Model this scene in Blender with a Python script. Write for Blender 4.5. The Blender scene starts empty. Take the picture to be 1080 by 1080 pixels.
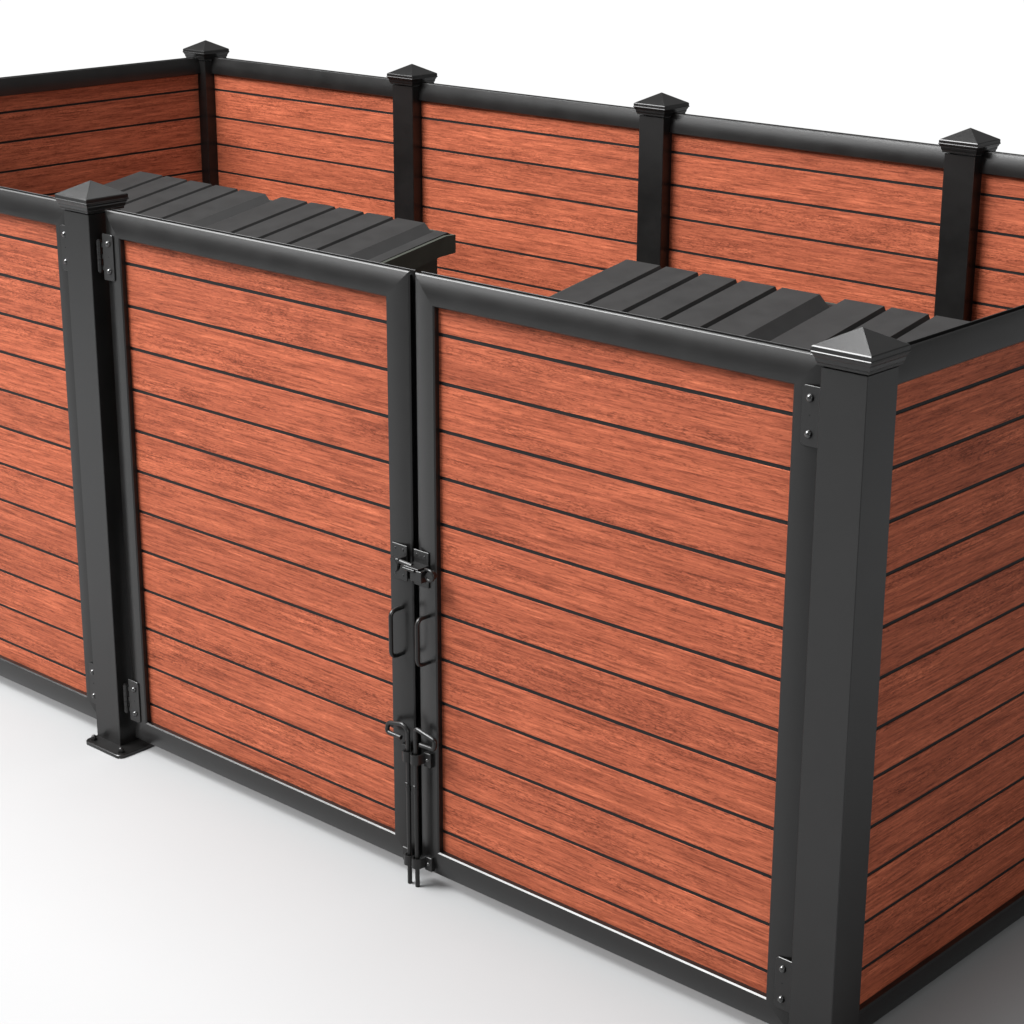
import bpy, bmesh, math, random
from mathutils import Vector, Matrix
random.seed(7)
sc = bpy.context.scene
col = sc.collection

# ------------------------------------------------------------------ materials
def new_mat(name):
    m = bpy.data.materials.new(name); m.use_nodes = True
    nt = m.node_tree; b = nt.nodes['Principled BSDF']
    return m, nt, b

def ramp(nt, fac, stops):
    r = nt.nodes.new('ShaderNodeValToRGB')
    els = r.color_ramp.elements
    while len(els) < len(stops): els.new(0.5)
    for e, (p, c) in zip(els, stops):
        e.position = p; e.color = (*c, 1) if len(c) == 3 else c
    nt.links.new(fac, r.inputs['Fac']); return r.outputs['Color']

def noise(nt, vec, scale, detail=4, rough=.55, dist=0.):
    n = nt.nodes.new('ShaderNodeTexNoise')
    n.inputs['Scale'].default_value = scale; n.inputs['Detail'].default_value = detail
    n.inputs['Roughness'].default_value = rough; n.inputs['Distortion'].default_value = dist
    nt.links.new(vec, n.inputs['Vector']); return n.outputs['Fac']

def math_n(nt, op, a, b):
    n = nt.nodes.new('ShaderNodeMath'); n.operation = op
    for i, v in enumerate((a, b)):
        if isinstance(v, (int, float)): n.inputs[i].default_value = v
        else: nt.links.new(v, n.inputs[i])
    return n.outputs[0]

def mix(nt, fac, a, b, mode='MIX'):
    n = nt.nodes.new('ShaderNodeMix'); n.data_type = 'RGBA'; n.blend_type = mode
    for k, v in ((0, fac), (6, a), (7, b)):
        if isinstance(v, (int, float)): n.inputs[k].default_value = v
        elif isinstance(v, tuple): n.inputs[k].default_value = (*v, 1)
        else: nt.links.new(v, n.inputs[k])
    return n.outputs[2]

def wood():
    """reddish composite board: grain runs along object-space X, every board of a mesh gets its own cut"""
    m, nt, b = new_mat('red_wood_board')
    tc = nt.nodes.new('ShaderNodeTexCoord'); geo = nt.nodes.new('ShaderNodeNewGeometry')
    oi = nt.nodes.new('ShaderNodeObjectInfo')
    rnd = math_n(nt, 'ADD', geo.outputs['Random Per Island'], oi.outputs['Random'])
    comb = nt.nodes.new('ShaderNodeCombineXYZ')
    nt.links.new(math_n(nt, 'MULTIPLY', rnd, 37.), comb.inputs[0])
    nt.links.new(math_n(nt, 'MULTIPLY', rnd, 11.), comb.inputs[1])
    nt.links.new(math_n(nt, 'MULTIPLY', rnd, 23.), comb.inputs[2])
    add = nt.nodes.new('ShaderNodeVectorMath'); add.operation = 'ADD'
    nt.links.new(tc.outputs['Object'], add.inputs[0]); nt.links.new(comb.outputs[0], add.inputs[1])
    def mp(sx, sy, sz, rot=0.):
        mpn = nt.nodes.new('ShaderNodeMapping'); mpn.inputs['Scale'].default_value = (sx, sy, sz)
        mpn.inputs['Rotation'].default_value = (0, rot, 0)
        nt.links.new(add.outputs[0], mpn.inputs['Vector']); return mpn.outputs[0]
    # slow waviness that bends the grain
    streak = noise(nt, mp(3.6, 36, 88), 1., 6, .66, .7)
    fine = noise(nt, mp(9.5, 160, 210), 1., 3, .6, .4)
    fleck_a = noise(nt, mp(30, 150, 190, .10), 1., 2, .5, 1.6)
    fleck_b = noise(nt, mp(30, 120, 150, -.14), 1., 2, .5, 2.4)
    cloud = noise(nt, mp(2.2, 6, 12), 1., 3, .5, .3)
    zone = noise(nt, mp(1.3, 5, 15), 1., 2, .5, .2)
    c = ramp(nt, streak, [(.28, (.162, .0375, .0185)), (.43, (.234, .0570, .0280)), (.56, (.292, .0745, .0365)), (.72, (.398, .108, .0525))])
    f = ramp(nt, fine, [(.35, (.58, .54, .51)), (.48, (.97, .97, .97)), (.56, (1.04, 1.04, 1.04)), (.68, (1.26, 1.29, 1.32))])
    c = mix(nt, .85, c, f, 'MULTIPLY')
    fa = ramp(nt, fleck_a, [(.35, (.60, .55, .52)), (.44, (1, 1, 1)), (.60, (1.0, 1.0, 1.0)), (.69, (1.28, 1.32, 1.36))])
    c = mix(nt, .75, c, fa, 'MULTIPLY')
    fb = ramp(nt, fleck_b, [(.36, (.52, .47, .44)), (.50, (1, 1, 1)), (.66, (1.16, 1.18, 1.2))])
    z = ramp(nt, zone, [(.50, (0, 0, 0)), (.60, (1, 1, 1))])
    sep = nt.nodes.new('ShaderNodeSeparateColor'); nt.links.new(z, sep.inputs[0])
    c = mix(nt, math_n(nt, 'MULTIPLY', sep.outputs[0], .85), c, mix(nt, 1., c, fb, 'MULTIPLY'))
    cl = ramp(nt, cloud, [(.3, (.88, .86, .85)), (.5, (1, 1, 1)), (.7, (1.07, 1.08, 1.09))])
    c = mix(nt, .9, c, cl, 'MULTIPLY')
    tone = ramp(nt, math_n(nt, 'FRACT', math_n(nt, 'MULTIPLY', rnd, 7.31), 0), [(0, (.90, .89, .89)), (.5, (1, 1, 1)), (1, (1.07, 1.07, 1.06))])
    c = mix(nt, .8, c, tone, 'MULTIPLY')
    nt.links.new(c, b.inputs['Base Color'])
    b.inputs['Roughness'].default_value = .62
    b.inputs['Specular IOR Level'].default_value = .14
    bump = nt.nodes.new('ShaderNodeBump'); bump.inputs['Strength'].default_value = .18; bump.inputs['Distance'].default_value = .0012
    h = math_n(nt, 'ADD', streak, math_n(nt, 'MULTIPLY', fine, .8))
    nt.links.new(h, bump.inputs['Height']); nt.links.new(bump.outputs[0], b.inputs['Normal'])
    return m

def coat(name, colr, rough, bump=.12, bscale=900, spec=.5, metallic=0.):
    """fine-textured powder coat / plastic / steel paint"""
    m, nt, b = new_mat(name)
    tc = nt.nodes.new('ShaderNodeTexCoord')
    n = noise(nt, tc.outputs['Object'], bscale, 2, .6)
    n2 = noise(nt, tc.outputs['Object'], 9, 4, .6)
    lo = tuple(x * .88 for x in colr); hi = tuple(x * 1.12 for x in colr)
    nt.links.new(ramp(nt, n2, [(.35, lo), (.65, hi)]), b.inputs['Base Color'])
    rr = nt.nodes.new('ShaderNodeMapRange'); nt.links.new(n2, rr.inputs[0])
    rr.inputs[1].default_value = .3; rr.inputs[2].default_value = .7
    rr.inputs[3].default_value = rough - .03; rr.inputs[4].default_value = rough + .03
    nt.links.new(rr.outputs[0], b.inputs['Roughness'])
    b.inputs['Specular IOR Level'].default_value = spec
    b.inputs['Metallic'].default_value = metallic
    bp = nt.nodes.new('ShaderNodeBump'); bp.inputs['Strength'].default_value = bump; bp.inputs['Distance'].default_value = .0006
    nt.links.new(n, bp.inputs['Height']); nt.links.new(bp.outputs[0], b.inputs['Normal'])
    return m

M_WOOD = wood()
M_COAT = coat('black_powder_coat', (.0048, .0046, .0045), .31, .16, 800, .46)
M_GROOVE = coat('black_channel', (.0050, .0056, .0060), .6, .02, 900, .2)
M_HARD = coat('black_hardware', (.0055, .0054, .0053), .34, .03, 900, .38)
M_RIVET = coat('polished_black_rivet', (.012, .012, .012), .20, .01, 900, .9)
M_LID = coat('charcoal_plastic', (.0125, .0121, .0120), .52, .2, 600, .20)
M_BODY = coat('dark_green_black_steel', (.0320, .0340, .0285), .8, .05, 300, .08)

def floor_mat():
    m, nt, b = new_mat('studio_floor')
    tc = nt.nodes.new('ShaderNodeTexCoord')
    n = noise(nt, tc.outputs['Object'], 1.2, 4, .5)
    nt.links.new(ramp(nt, n, [(.3, (.250, .253, .255)), (.7, (.254, .257, .259))]), b.inputs['Base Color'])
    b.inputs['Roughness'].default_value = .8; b.inputs['Specular IOR Level'].default_value = .1
    return m
M_FLOOR = floor_mat()

# ------------------------------------------------------------------ mesh helpers
def link(name, bm, mat, parent=None, loc=(0, 0, 0), smooth=32):
    bmesh.ops.recalc_face_normals(bm, faces=bm.faces[:])
    me = bpy.data.meshes.new(name); bm.to_mesh(me); bm.free()
    me.materials.append(mat)
    for p in me.polygons: p.use_smooth = True
    me.set_sharp_from_angle(angle=math.radians(smooth))
    o = bpy.data.objects.new(name, me); col.objects.link(o)
    o.location = loc
    if parent: o.parent = parent
    return o

def empty(name, loc, label, cat, group=None, rz=0.):
    o = bpy.data.objects.new(name, None); col.objects.link(o)
    o.location = loc; o.rotation_euler = (0, 0, rz); o.empty_display_size = .1
    o['label'] = label; o['category'] = cat
    if group: o['group'] = group
    return o

def copy_tree(o, parent=None):
    c = o.copy(); col.objects.link(c)
    if parent: c.parent = parent
    for ch in list(o.children): copy_tree(ch, c)
    return c

def loops(bm, rings, cap=True, closed=True):
    """skin a list of vertex rings"""
    vs = [[bm.verts.new(p) for p in r] for r in rings]
    n = len(vs[0])
    for a, b in zip(vs, vs[1:]):
        for i in range(n if closed else n - 1):
            j = (i + 1) % n
            bm.faces.new((a[i], a[j], b[j], b[i]))
    if cap:
        bm.faces.new(vs[0][::-1]); bm.faces.new(vs[-1])
    return vs

def box(bm, x0, x1, y0, y1, z0, z1, bev=0., seg=1):
    r = bmesh.ops.create_cube(bm, size=1.)
    vs = r['verts']
    for v in vs:
        v.co = Vector(((x0 + x1) / 2 + v.co.x * (x1 - x0), (y0 + y1) / 2 + v.co.y * (y1 - y0), (z0 + z1) / 2 + v.co.z * (z1 - z0)))
    if bev:
        es = list({e for v in vs for e in v.link_edges})
        bmesh.ops.bevel(bm, geom=es, offset=bev, segments=seg, affect='EDGES', profile=.5)

def tube(bm, pts, r, seg=14, cap=True):
    pts = [Vector(p) for p in pts]
    rings = []; prev = None
    for i, p in enumerate(pts):
        t = (pts[min(i + 1, len(pts) - 1)] - pts[max(i - 1, 0)]).normalized()
        if prev is None:
            a = Vector((0, 0, 1)) if abs(t.z) < .9 else Vector((1, 0, 0))
            u = t.cross(a).normalized()
        else:
            u = (prev - t * prev.dot(t)).normalized()
        prev = u; w = t.cross(u)
        rings.append([p + (u * math.cos(2 * math.pi * k / seg) + w * math.sin(2 * math.pi * k / seg)) * r for k in range(seg)])
    loops(bm, rings, cap)

def round_path(pts, rad, n=6):
    """polyline with its corners rounded off"""
    pts = [Vector(p) for p in pts]; out = [pts[0]]
    for a, b, c in zip(pts, pts[1:], pts[2:]):
        d1 = (a - b); d2 = (c - b); r = min(rad, d1.length * .48, d2.length * .48)
        p1 = b + d1.normalized() * r; p2 = b + d2.normalized() * r
        for k in range(n + 1):
            t = k / n
            out.append(p1 * (1 - t) ** 2 + b * 2 * t * (1 - t) + p2 * t * t)
    out.append(pts[-1]); return out

def disc_prism(bm, cx, cz, r, y0, y1, a0=0., a1=2 * math.pi, n=24):
    full = abs(a1 - a0 - 2 * math.pi) < 1e-6
    m = n if full else n + 1
    pr = [(cx + r * math.cos(a0 + (a1 - a0) * k / n), cz + r * math.sin(a0 + (a1 - a0) * k / n)) for k in range(m)]
    loops(bm, [[(x, y0, z) for x, z in pr], [(x, y1, z) for x, z in pr]])

def dome(bm, cx, y, cz, r, h, n=20):
    """domed rivet head on a face that looks toward -y"""
    rings = []
    for k in range(7):
        a = k / 6 * math.pi / 2 * .97
        rr = r * math.cos(a); yy = y - h * math.sin(a)
        rings.append([(cx + rr * math.cos(2 * math.pi * i / n), yy, cz + rr * math.sin(2 * math.pi * i / n)) for i in range(n)])
    loops(bm, rings)

# ------------------------------------------------------------------ dimensions (metres)
PS = .0635            # half a post
PITCH = .1344; Z0 = .1852
ZT = 1.8215; ZI = 1.7405      # top rail: outer and inner edge
GRV = .0106
T = .052              # thickness of rails and gate frames
XA, XH = -2.852, -5.7557
YB = 2.8755
XC, XD, XE, XF, XG = -5.7557, -4.3183, -2.8827, -1.4473, -.012

def rail_profile(w=.081, convex=.0125):
    """(d, y): d measured from the outer edge inward, y depth behind the front face"""
    P = [(w, T), (w, .0040), (w - .0036, 0.)]
    for k in range(0, 15):
        t = k / 14; d = .074 * (1 - t) + .0036 * t
        s = (.074 - d) / .074
        P.append((d, convex * s ** 2.3))
    ye = P[-1][1]
    P += [(.0007, ye + .0029), (0., ye + .0042)]   # chamfer
    # top: shallow slot, thin ridge, slot, back lip
    P += [(0., ye + .0046), (.014, ye + .0050), (.014, .0355), (.0012, .0360), (.0006, .0368), (.0006, .0392), (.010, .0400), (.010, T)]
    return P
PROF = rail_profile()

def rail(bm, x0, x1, z_out, sgn, mitre0=False, mitre1=False, y=0., prof=PROF):
    """rail along x; sgn -1: outer edge on top, +1: outer edge at the bottom"""
    r0 = [(x0 + (d if mitre0 else 0), y + yy, z_out + sgn * d) for d, yy in prof]
    r1 = [(x1 - (d if mitre1 else 0), y + yy, z_out + sgn * d) for d, yy in prof]
    loops(bm, [r0, r1])
def stile(bm, x_out, sgn, z0, z1, y=0., prof=PROF):
    r0 = [(x_out + sgn * d, y + yy, z0 + d) for d, yy in prof]
    r1 = [(x_out + sgn * d, y + yy, z1 - d) for d, yy in prof]
    loops(bm, [r0, r1])

def boards(parent, x0, x1, z0, z1, yf, loc=(0, 0, 0)):
    """boards and the dark channel strips between them; boards .012 thick with front face at yf"""
    b = bmesh.new()
    cuts = [Z0 + k * PITCH for k in range(12)]
    cuts = [c for c in cuts if z0 + .01 < c < z1 - .01]
    lo = z0 - .004
    for c in cuts + [None]:
        hi = (z1 + .004) if c is None else c - GRV / 2
        box(b, x0 - .004, x1 + .004, yf, yf + .012, lo, hi, .0004)
        if c is not None: lo = c + GRV / 2
    o = link('boards', b, M_WOOD, parent, loc)
    g = bmesh.new()
    for c in cuts:
        box(g, x0 - .002, x1 + .002, yf + .0022, yf + .0088, c - GRV / 2 - .0005, c + GRV / 2 + .0005)
    link('groove_strip', g, M_GROOVE, o)
    return o

# ------------------------------------------------------------------ posts
def cap_mesh():
    h = .0811; zr = 1.8564; za = 1.8976
    pr = [(.0637, 1.8095), (.0694, 1.8102), (.0702, 1.8120), (.0702, 1.8165), (.0722, 1.8185), (.0735, 1.8230), (.0742, 1.8285),
          (.0768, 1.8322), (.0786, 1.8372), (.0806, 1.8385), (.0815, 1.8400), (.0815, 1.8422), (.0801, 1.8440), (.0801, 1.8538), (.0783, 1.8566)]
    bm = bmesh.new()
    rings = [[(sx * a, sy * a, z) for sx, sy in ((-1, -1), (1, -1), (1, 1), (-1, 1))] for a, z in pr]
    rings.append([(sx * .0016, sy * .0016, za - .0006) for sx, sy in ((-1, -1), (1, -1), (1, 1), (-1, 1))])
    loops(bm, rings)
    # narrow flats along the four hips catch the light
    hips = []
    for e in bm.edges:
        a, b = e.verts
        if max(a.co.z, b.co.z) > 1.89 and min(a.co.z, b.co.z) < 1.86: hips.append(e)
    bmesh.ops.bevel(bm, geom=hips, offset=.0011, segments=1, affect='EDGES')
    return bm
def shaft_mesh(z0=.008):
    b = bmesh.new(); box(b, -PS, PS, -PS, PS, z0, 1.806, .0018, 1); return b
CAP = cap_mesh(); CAPM = bpy.data.meshes.new('cap'); bmesh.ops.recalc_face_normals(CAP, faces=CAP.faces[:]); CAP.to_mesh(CAPM); CAP.free()
CAPM.materials.append(M_COAT)
for p in CAPM.polygons: p.use_smooth = True
CAPM.set_sharp_from_angle(angle=math.radians(4))

def base_plate_mesh(xl=-.066, xr=.128, yf=-.118, yb=.118):
    b = bmesh.new(); r = .020; n = 6; P = []
    for cx, cy, a in ((xr - r, yb - r, 0), (xl + r, yb - r, 90), (xl + r, yf + r, 180), (xr - r, yf + r, 270)):
        for k in range(n + 1):
            t = math.radians(a + 90 * k / n); P.append((cx + r * math.cos(t), cy + r * math.sin(t)))
    def ring(z, s): return [(x * s, y * s, z) for x, y in P]
    loops(b, [ring(.0, 1), ring(.0105, 1), ring(.0125, .985)])
    return b

def post_parts(parent, x, y):
    """shaft, cap, base plate and bolts as direct parts (thing = the post) """
    link('shaft', shaft_mesh(), M_COAT, parent, (x, y, 0))
    c = bpy.data.objects.new('cap', CAPM); col.objects.link(c); c.parent = parent; c.location = (x, y, 0)
    plate = link('base_plate', base_plate_mesh(), M_COAT, parent, (x, y, 0))
    for bx, by in ((-.044, -.092), (.104, -.092), (.104, .092), (-.044, .092)):
        bm = bmesh.new()
        bmesh.ops.create_cone(bm, cap_ends=True, segments=6, radius1=.0115, radius2=.0115, depth=.008, matrix=Matrix.Translation((0, 0, .016)))
        bmesh.ops.create_uvsphere(bm, u_segments=14, v_segments=8, radius=.009, matrix=Matrix.Translation((0, 0, .021)))
        link('bolt', bm, M_HARD, plate, (bx, by, 0))

def post(x, y, label, group='capped black fence posts'):
    e = empty('fence_post', (x, y, 0), label, 'post', group)
    post_parts(e, 0, 0)
    return e

post(0, 0, 'nearest and largest black post, at the right front corner beside the hinged gate')
post(XA, 0, 'black gate post left of the closed double gate, its bolted base plate showing')
post(XC, YB, 'black corner post at the back left where the dark side wall meets the back wall')
post(XD, YB, 'back wall post rising behind the left dumpster lid, next from the back left corner')
post(XE, YB, 'back wall post rising behind the left edge of the right dumpster lids')
post(XF, YB, 'back wall post nearest the right side of the picture, behind the right dumpster')

# ------------------------------------------------------------------ fixed fence sections
def section(length, label, loc, rz, group='fixed board sections of the enclosure'):
    """section built along local +x, its front toward local -y, centred on the post line"""
    e = empty('board_fence', loc, label, 'fence section', group, rz)
    b = bmesh.new(); rail(b, 0, length, ZT, -1, y=-T / 2); link('top_rail', b, M_COAT, e, smooth=17)
    b = bmesh.new(); rail(b, 0, length, .002, 1, y=-T / 2); link('bottom_rail', b, M_COAT, e, smooth=17)
    boards(e, .002, length - .002, .083, ZI, -.006)
    return e
L4 = lambda a, b: (b - a) - 2 * PS
section(L4(XC, XD), 'red board section of the back wall between the back left corner and the next post', (XC + PS, YB, 0), 0)
section(L4(XD, XE), 'red board section of the back wall seen over the gap between the two dumpsters', (XD + PS, YB, 0), 0)
section(L4(XE, XF), 'red board section of the back wall directly behind the right dumpster', (XE + PS, YB, 0), 0)
section(L4(XF, XG), 'red board section of the back wall cut off by the right edge of the photo', (XF + PS, YB, 0), 0)
# side walls: right one faces +x (outside seen), left one seen from inside
section(1.4378 - 2 * PS, 'shaded dark red board section running back from the nearest corner post', (0, PS, 0), math.radians(90))
section(1.4378 - 2 * PS, 'dim brown red board section of the left wall, seen from inside at top left', (XC, 1.4378 + PS, 0), math.radians(90))
# the rest of the enclosure closes it outside the frame
post(XH, 0, 'black post at the front left corner, outside the photo')
post(XH, 1.4378, 'black post halfway along the left wall, outside the photo')
post(0, 1.4378, 'black post halfway along the right wall, outside the photo')
post(0, YB, 'black post at the back right corner, outside the photo')
section(1.4378 - 2 * PS, 'front half of the left wall, outside the photo', (XC, PS, 0), math.radians(90))
section(1.4378 - 2 * PS, 'back half of the right wall, outside the photo', (0, 1.4378 + PS, 0), math.radians(90))

# ------------------------------------------------------------------ gates
YG = -.0375; ZGB = .041
def hinge(parent, side, x_edge, zc):
    """side -1: post is on the left of the leaf, +1: on the right. x_edge: outer edge of the frame"""
    s = side; xo = x_edge
    w = .052; r = .010; y0, y1 = -.0035, .0005
    x_in = xo - s * w
    P = [(xo, zc - .073), (xo, zc + .073)]
    for cz, a0 in ((zc + .073 - r, 90), (zc - .073 + r, 0)):
        for k in range(6):
            a = math.radians(a0 - 90 * k / 5)
            P.append((x_in + s * r - s * r * math.cos(math.radians(90) - a) if False else x_in + s * r - s * r * math.cos(a), cz + r * math.sin(a)))
    b = bmesh.new()
    b2 = [[(x, y1, z) for x, z in P], [(x, y0 + .0012, z) for x, z in P]]
    cx = sum(p[0] for p in P) / len(P)
    b2.append([(x + (cx - x) / abs(cx - x) * .0010, y0, z + (zc - z) / abs(zc - z) * .0010) for x, z in P])
    loops(b, b2)
    # three arms to the knuckles
    kx = xo + s * .0165
    for dz in (-.036, 0., .036):
        box(b, min(xo - s * .004, kx), max(xo - s * .004, kx), -.0030, -.0004, zc + dz - .007, zc + dz + .007)
    h = link('hinge', b, M_COAT, parent)
    k = bmesh.new()
    for i in range(5):
        z0 = zc - .049 + i * .0196; ring = []
        tube(k, [(kx, -.0045, z0 + .0006), (kx, -.0045, z0 + .019)], .0080, 16)
    tube(k, [(kx, -.0045, zc - .052), (kx, -.0045, zc + .052)], .0052, 12)
    link('knuckle', k, M_COAT, h)
    xr = xo - s * .0285 if s < 0 else xo - s * .0290
    for dz in (-.0435, .0435):
        b = bmesh.new(); dome(b, 0, -.0034, 0, .0104, .0095); link('rivet', b, M_RIVET, h, (xr, 0, zc + dz))
    b = bmesh.new(); disc_prism(b, xr, zc + .002, .0022, -.0039, -.0030, n=12); link('pin_hole', b, M_GROOVE, h)

def handle(parent, x, z):
    b = bmesh.new()
    pts = round_path([(0, .002, .070), (0, -.045, .070), (0, -.045, -.070), (0, .002, -.070)], .022, 8)
    tube(b, pts, .0064, 16)
    link('handle', b, M_HARD, parent, (x, 0, z))

def gate(label, x0, x1, hinge_side):
    e = empty('gate', (x0, YG, 0), label, 'gate', 'board gate leaves in the front wall')
    w = x1 - x0
    b = bmesh.new()
    rail(b, 0, w, ZT, -1, True, True); rail(b, 0, w, ZGB, 1, True, True)
    stile(b, 0, 1, ZGB, ZT); stile(b, w, -1, ZGB, ZT)
    link('frame', b, M_COAT, e, smooth=17)
    boards(e, .081, w - .081, ZGB + .081, ZI, .0196)
    xe = 0 if hinge_side < 0 else w
    for zc in (1.6765, .1845): hinge(e, hinge_side, xe, zc)
    return e
GL0, GL1, GR0, GR1 = -2.7555, -1.4245, -1.4030, -.0745
gl = gate('left leaf of the closed double gate, hinged on the post with the base plate', GL0, GL1, -1)
gr = gate('right leaf of the closed double gate, beside the nearest corner post', GR0, GR1, 1)
gx = gate('gate leaf left of the gate post, cut off by the left edge of the photo', XA - PS - .0045 - (GL1 - GL0), XA - PS - .0045, 1)
handle(gl, -1.4590 - GL0, .7795)
handle(gr, -1.3535 - GR0, .7815)

def drop_rod(parent, ox, x, side, lever, zt):
    """side -1: bracket foot on the left of the rod, +1: on the right"""
    y = -.063 - YG
    b = bmesh.new()
    pts = round_path([(x - ox, y, .001), (x - ox, y, zt)] + [(px - ox, y, pz) for px, pz in lever], .011, 5)
    tube(b, pts, .0068, 14)
    tube(b, [(x - ox, y, .300), (x - ox, y, .312)], .0082, 12)
    box(b, x - ox - .0045, x - ox + .0045, y - .0095, y + .002, .322, .328, .001)
    rod = link('drop_rod', b, M_HARD, parent)
    for zc in (.4115, .0795):
        s = bmesh.new()
        # strap: foot on the frame, then a loop bulging round the rod and back to the frame
        rr = .0150; path = []
        path.append((x - ox + side * .040, -.0090)); path.append((x - ox + side * .0190, -.0095))
        for k in range(9):
            a = math.radians(-10 + 200 * k / 8)
            path.append((x - ox + side * rr * math.cos(a), y - rr * math.sin(a)))
        path.append((x - ox - side * rr, y + .012)); path.append((x - ox - side * rr * .98, -.0016))
        path = [Vector((p[0], p[1], 0)) for p in path]
        rings = []
        for i, p in enumerate(path):
            t = (path[min(i + 1, len(path) - 1)] - path[max(i - 1, 0)]).normalized(); nrm = Vector((-t.y, t.x, 0)) * .0022
            rings.append([(p + nrm) + Vector((0, 0, zc - .015)), (p - nrm) + Vector((0, 0, zc - .015)), (p - nrm) + Vector((0, 0, zc + .015)), (p + nrm) + Vector((0, 0, zc + .015))])
        loops(s, rings)
        box(s, min(x - ox + side * .016, x - ox + side * .044), max(x - ox + side * .016, x - ox + side * .044), -.0110, .0045, zc - .024, zc + .020, .0015)
        k = link('rod_bracket', s, M_HARD, parent)
        d = bmesh.new(); dome(d, x - ox + side * .031, -.0108, zc - .002, .0062, .0050, 14)
        link('screw', d, M_RIVET, k)
drop_rod(gl, GL0, -1.4160, -1, [(-1.4160, .4880), (-1.4345, .5035), (-1.4975, .4900), (-1.5020, .4600), (-1.4440, .4590)], .470)
drop_rod(gr, GR0, -1.3845, 1, [(-1.3845, .5060), (-1.3060, .4900), (-1.3100, .4620), (-1.3660, .4600)], .470)

# throw latch: plate and slide on the left leaf, keeper box on the right leaf
def plate(parent, ox, x0, x1, z0, z1, name):
    b = bmesh.new(); box(b, x0 - ox, x1 - ox, -.0042, .0005, z0, z1, .0011)
    p = link(name, b, M_HARD, parent)
    for sx in (.2, .74):
        for sz in (.14, .86):
            d = bmesh.new(); dome(d, x0 + (x1 - x0) * sx - ox, -.0040, z0 + (z1 - z0) * sz, .0042, .0016, 12)
            link('screw', d, M_HARD, p)
    return p
lp = plate(gl, GL0, -1.4905, -1.4320, .9350, 1.0400, 'latch_plate')
b = bmesh.new(); o = -GL0
yL = -.030
tube(b, [(-1.447 + o, yL, 1.003), (-1.385 + o, yL, 1.000)], .0070, 14)                   # slide rod
box(b, -1.444 + o, -1.433 + o, yL - .008, .001, .990, 1.011, .0015)                      # its guide
link('slide_bolt', b, M_HARD, lp)
b = bmesh.new()                                                                        # curved thumb lever at the left end
P = []
for k in range(13):
    a = math.radians(112 - 205 * k / 12); P.append((-1.4560 + o + .0205 * math.cos(a), .988 + .0215 * math.sin(a)))
loops(b, [[(x, yL - .009, z) for x, z in P], [(x, yL + .004, z) for x, z in P]])
bmesh.ops.bevel(b, geom=[e for e in b.edges if e.calc_face_angle(0) > 1.2], offset=.0012, segments=2, affect='EDGES')
link('thumb_lever', b, M_HARD, lp)
rp = plate(gr, GR0, -1.4050, -1.3470, .9350, 1.0400, 'keeper_plate')
b = bmesh.new(); o = -GR0
box(b, -1.402 + o, -1.346 + o, -.047, .001, .9985, 1.0030, .0010)                        # top plate of the keeper
box(b, -1.401 + o, -1.356 + o, -.0535, -.0465, .9920, 1.0000, .0012)                      # turned lip
box(b, -1.378 + o, -1.334 + o, -.047, -.020, .9640, .9980, .0015)                        # box body
box(b, -1.392 + o, -1.354 + o, -.014, .001, .9700, .9900, .001)
link('keeper_box', b, M_HARD, rp)
b = bmesh.new()                                                                        # curled catch on the right
arc = [(-1.338 + o, -.024, 1.0000)]
for k in range(11):
    a = math.radians(95 - 265 * k / 10); arc.append((-1.3155 + o + .0150 * math.cos(a), -.032, .9890 + .0150 * math.sin(a)))
tube(b, arc, .0048, 12)
disc_prism(b, -1.3165 + o, .9870, .0125, -.034, -.014)
link('curled_catch', b, M_HARD, rp)

# ------------------------------------------------------------------ dumpsters
def lid_mesh(wide, w=.857, depth=.93, slope=.165):
    """ribbed lid: plateau of five ribs, sloping sides, flat flange. origin at the back left plateau corner"""
    hb = -.040; gd = -.030
    xs = [(-.049, hb - .012), (-.046, hb), (-.043, hb), (-.040, hb), (.0, 0.)]
    rw = w / 5
    for i in range(5):
        a = i * rw + (0 if i == 0 else .0145); e = (i + 1) * rw - (0 if i == 4 else .0145)
        if i: xs.append((a, 0.))
        xs.append((e, 0.))
        if i < 4: xs += [(e + .0145, gd), ((i + 1) * rw + .0045, gd)]
    xs += [(w + .042, hb), (w + .046, hb)] + ([(w + .060, hb + .004), (w + .063, hb + .018), (w + .127, hb + .018), (w + .131, hb - .012)] if wide else [(w + .050, hb), (w + .053, hb - .012)])
    ys = [(.038, hb - .012), (.034, hb), (.022, hb), (0., None), (-depth, None), (-depth - .03, hb), (-depth - .06, hb), (-depth - .064, hb - .012)]
    bm = bmesh.new(); rows = []
    for y, hz in ys:
        row = []
        for x, h in xs:
            z = h if hz is None else min(h, hz)
            row.append(bm.verts.new((x, y, z + slope * y)))
        rows.append(row)
    for a, b in zip(rows, rows[1:]):
        for i in range(len(xs) - 1): bm.faces.new((a[i], a[i + 1], b[i + 1], b[i]))
    es = [e for e in bm.edges if e.is_manifold and e.calc_face_angle(0) > .5]
    bmesh.ops.bevel(bm, geom=es, offset=.0030, segments=1, affect='EDGES')
    # thickness
    r = bmesh.ops.extrude_face_region(bm, geom=bm.faces[:])
    for v in [g for g in r['geom'] if isinstance(g, bmesh.types.BMVert)]: v.co.z -= .008
    return bm

def yz_prism(bm, P, x0, x1, bev=0.):
    vs = loops(bm, [[(x0, y, z) for y, z in P], [(x1, y, z) for y, z in P]])

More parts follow.
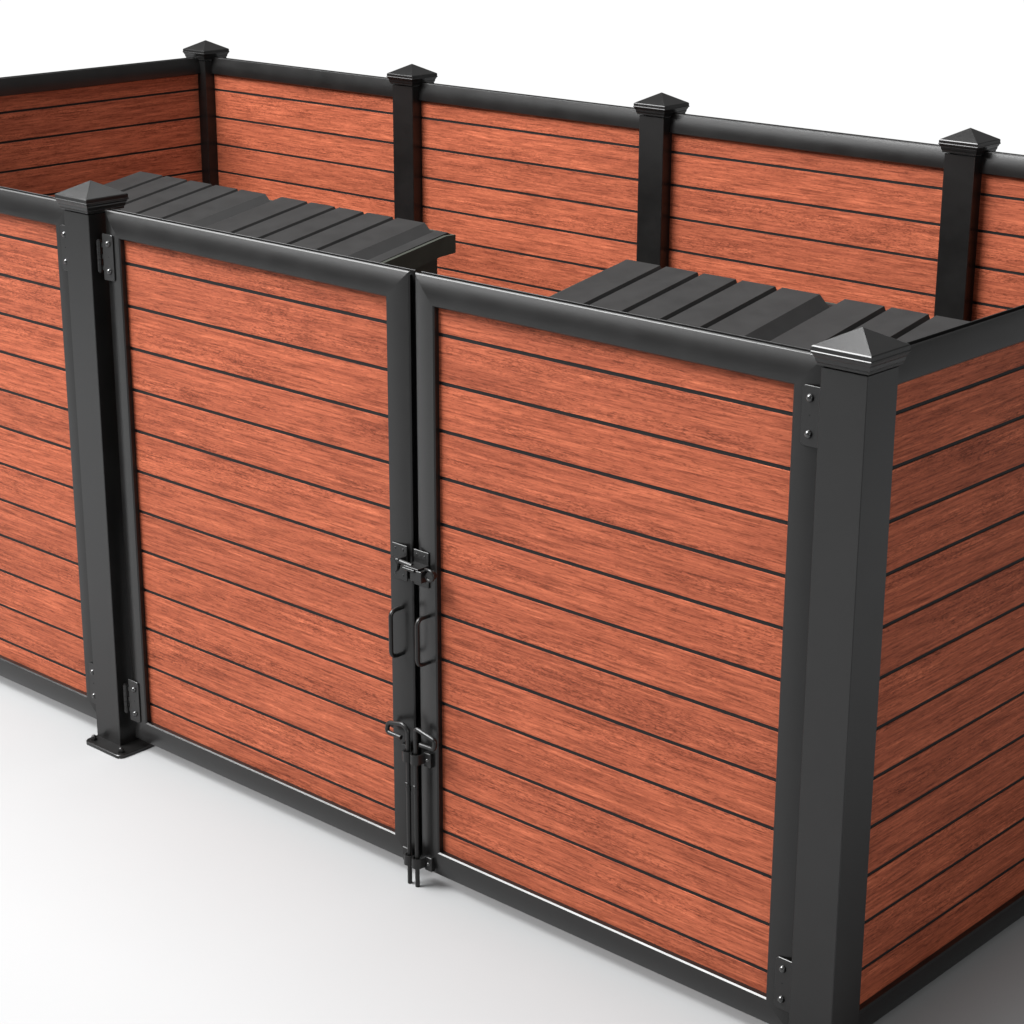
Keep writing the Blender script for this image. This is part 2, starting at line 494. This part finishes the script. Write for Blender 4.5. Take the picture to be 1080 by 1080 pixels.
def dumpster(label):
    e = empty('dumpster', (-5.194, 2.0, 0), label, 'dumpster', 'dumpsters standing inside the enclosure')
    X1 = 1.885                     # right face of the body in local x (-3.309 in the world)
    P = [(0, .14), (0, 1.345), (-.06, 1.345), (-.93, 1.200), (-.97, 1.190), (-.90, .60), (-.82, .14)]
    b = bmesh.new(); yz_prism(b, P, -.020, X1); link('body', b, M_BODY, e)
    for xa, xb in ((X1, X1 + .077), (-.050, -.020)):
        b = bmesh.new()
        yz_prism(b, [(.027, 1.387), (-.027, 1.389), (-.96, 1.239), (-.96, 1.165), (-.203, 1.2836), (-.065, 1.3098), (.027, 1.315)], xa, xb)
        link('side_rim', b, M_BODY, e)
        b = bmesh.new(); box(b, xa + .004, xb - .004, -.80, -.12, .78, .95, .006); link('fork_pocket', b, M_BODY, e)
    for x, wide in ((0., False), (.961, True)):
        link('lid', lid_mesh(wide), M_LID, e, (x, 0, 1.4195), 10)
    b = bmesh.new(); tube(b, [(-.03, .050, 1.375), (1.86, .050, 1.375)], .009, 12); link('hinge_rod', b, M_BODY, e)
    for x in (-.02, X1 - .16):
        for y in (-.75, -.12):
            b = bmesh.new()
            tube(b, [(x + .04, y, .062), (x + .078, y, .062)], .060, 20)
            box(b, x + .030, x + .036, y - .03, y + .03, .05, .139); box(b, x + .083, x + .089, y - .03, y + .03, .05, .139)
            link('caster', b, M_HARD, e)
    return e
d1 = dumpster('left dumpster with sloping ribbed charcoal lids and dark rim, behind the left gate leaf')
d2 = copy_tree(d1); d2.location.x += 2.863
d2['label'] = 'right dumpster with sloping ribbed charcoal lids, beside the shaded right side wall'

# ------------------------------------------------------------------ setting
b = bmesh.new()
bmesh.ops.create_circle(b, cap_ends=True, segments=128, radius=10.5)
fl = link('ground', b, M_FLOOR, None, (-2.6, 1.2, 0)); fl['kind'] = 'structure'

WAMB = .19
w = bpy.data.worlds.new('World'); sc.world = w; w.use_nodes = True
bg = w.node_tree.nodes['Background']; bg.inputs[1].default_value = 1.0
# studio surround: a white backdrop low behind the enclosure, dim everywhere else
wn = w.node_tree
wtc = wn.nodes.new('ShaderNodeTexCoord')
dot = wn.nodes.new('ShaderNodeVectorMath'); dot.operation = 'DOT_PRODUCT'; dot.inputs[1].default_value = (-.67, .742, 0)
wn.links.new(wtc.outputs['Generated'], dot.inputs[0])
m1 = wn.nodes.new('ShaderNodeMapRange'); m1.interpolation_type = 'SMOOTHSTEP'
m1.inputs[1].default_value = .20; m1.inputs[2].default_value = .62; wn.links.new(dot.outputs['Value'], m1.inputs[0])
sp = wn.nodes.new('ShaderNodeSeparateXYZ'); wn.links.new(wtc.outputs['Generated'], sp.inputs[0])
m2 = wn.nodes.new('ShaderNodeMapRange'); m2.interpolation_type = 'SMOOTHSTEP'
m2.inputs[1].default_value = .02; m2.inputs[2].default_value = .10; m2.inputs[3].default_value = 1; m2.inputs[4].default_value = 0
wn.links.new(sp.outputs[2], m2.inputs[0])
mm = math_n(wn, 'MULTIPLY', m1.outputs[0], m2.outputs[0])
wn.links.new(mix(wn, mm, (WAMB, WAMB, WAMB), (1.02, 1.02, 1.02)), bg.inputs[0])

def area(name, loc, target, size, power, colr=(1, 1, 1)):
    L = bpy.data.lights.new(name, 'AREA'); L.shape = 'SQUARE'; L.size = size; L.energy = power; L.color = colr
    o = bpy.data.objects.new(name, L); col.objects.link(o); o.location = loc
    o.rotation_euler = (Vector(target) - Vector(loc)).to_track_quat('-Z', 'Y').to_euler()
    return o
tgt = Vector((-2.2, .6, .8)); kd = Vector((-1.2, -1.6, 2.4)).normalized()
area('key_softbox', tgt + kd * 13, tgt, 7.0, 5250)
def aimed(name, d, dist, size, e, aspect=None):
    """softbox along direction d giving the relative irradiance e at the gates"""
    d = Vector(d).normalized()
    o = area(name, tgt + d * dist, tgt, size, math.pi ** 2 * e * dist * dist)
    if aspect: o.data.shape = 'RECTANGLE'; o.data.size_y = aspect
    return o
aimed('overhead_softbox', (-.06, .18, .98), 12, 6.2, 1.10)
aimed('left_softbox', (-.66, -.14, .74), 16, 5.6, .48)
aimed('front_strip', (-.62, -.72, .36), 12, 4.5, .15, 2.2)
aimed('right_fill', (.90, -.32, .26), 14, 4.5, .25)

# ------------------------------------------------------------------ camera
cam = bpy.data.cameras.new('Camera'); co = bpy.data.objects.new('Camera', cam); col.objects.link(co)
yaw, pitch, roll = .7411, -.322, .0024
f = Vector((-math.sin(yaw) * math.cos(pitch), math.cos(yaw) * math.cos(pitch), math.sin(pitch)))
r = Vector((math.cos(yaw), math.sin(yaw), 0)); u = r.cross(f)
r, u = math.cos(roll) * r + math.sin(roll) * u, -math.sin(roll) * r + math.cos(roll) * u
R = Matrix((r, u, -f)).transposed()
co.matrix_world = Matrix.Translation((2.5941, -4.0045, 3.0246)) @ R.to_4x4()
cam.sensor_width = 36; cam.lens = 36 * 2252.09 / 1080; cam.clip_start = .05; cam.clip_end = 200
sc.camera = co

vs = sc.view_settings
vs.view_transform = 'Standard'; vs.look = 'None'; vs.gamma = 1; vs.exposure = 0
try: vs.use_curve_mapping = False
except Exception: pass
sc.render.engine = 'CYCLES'
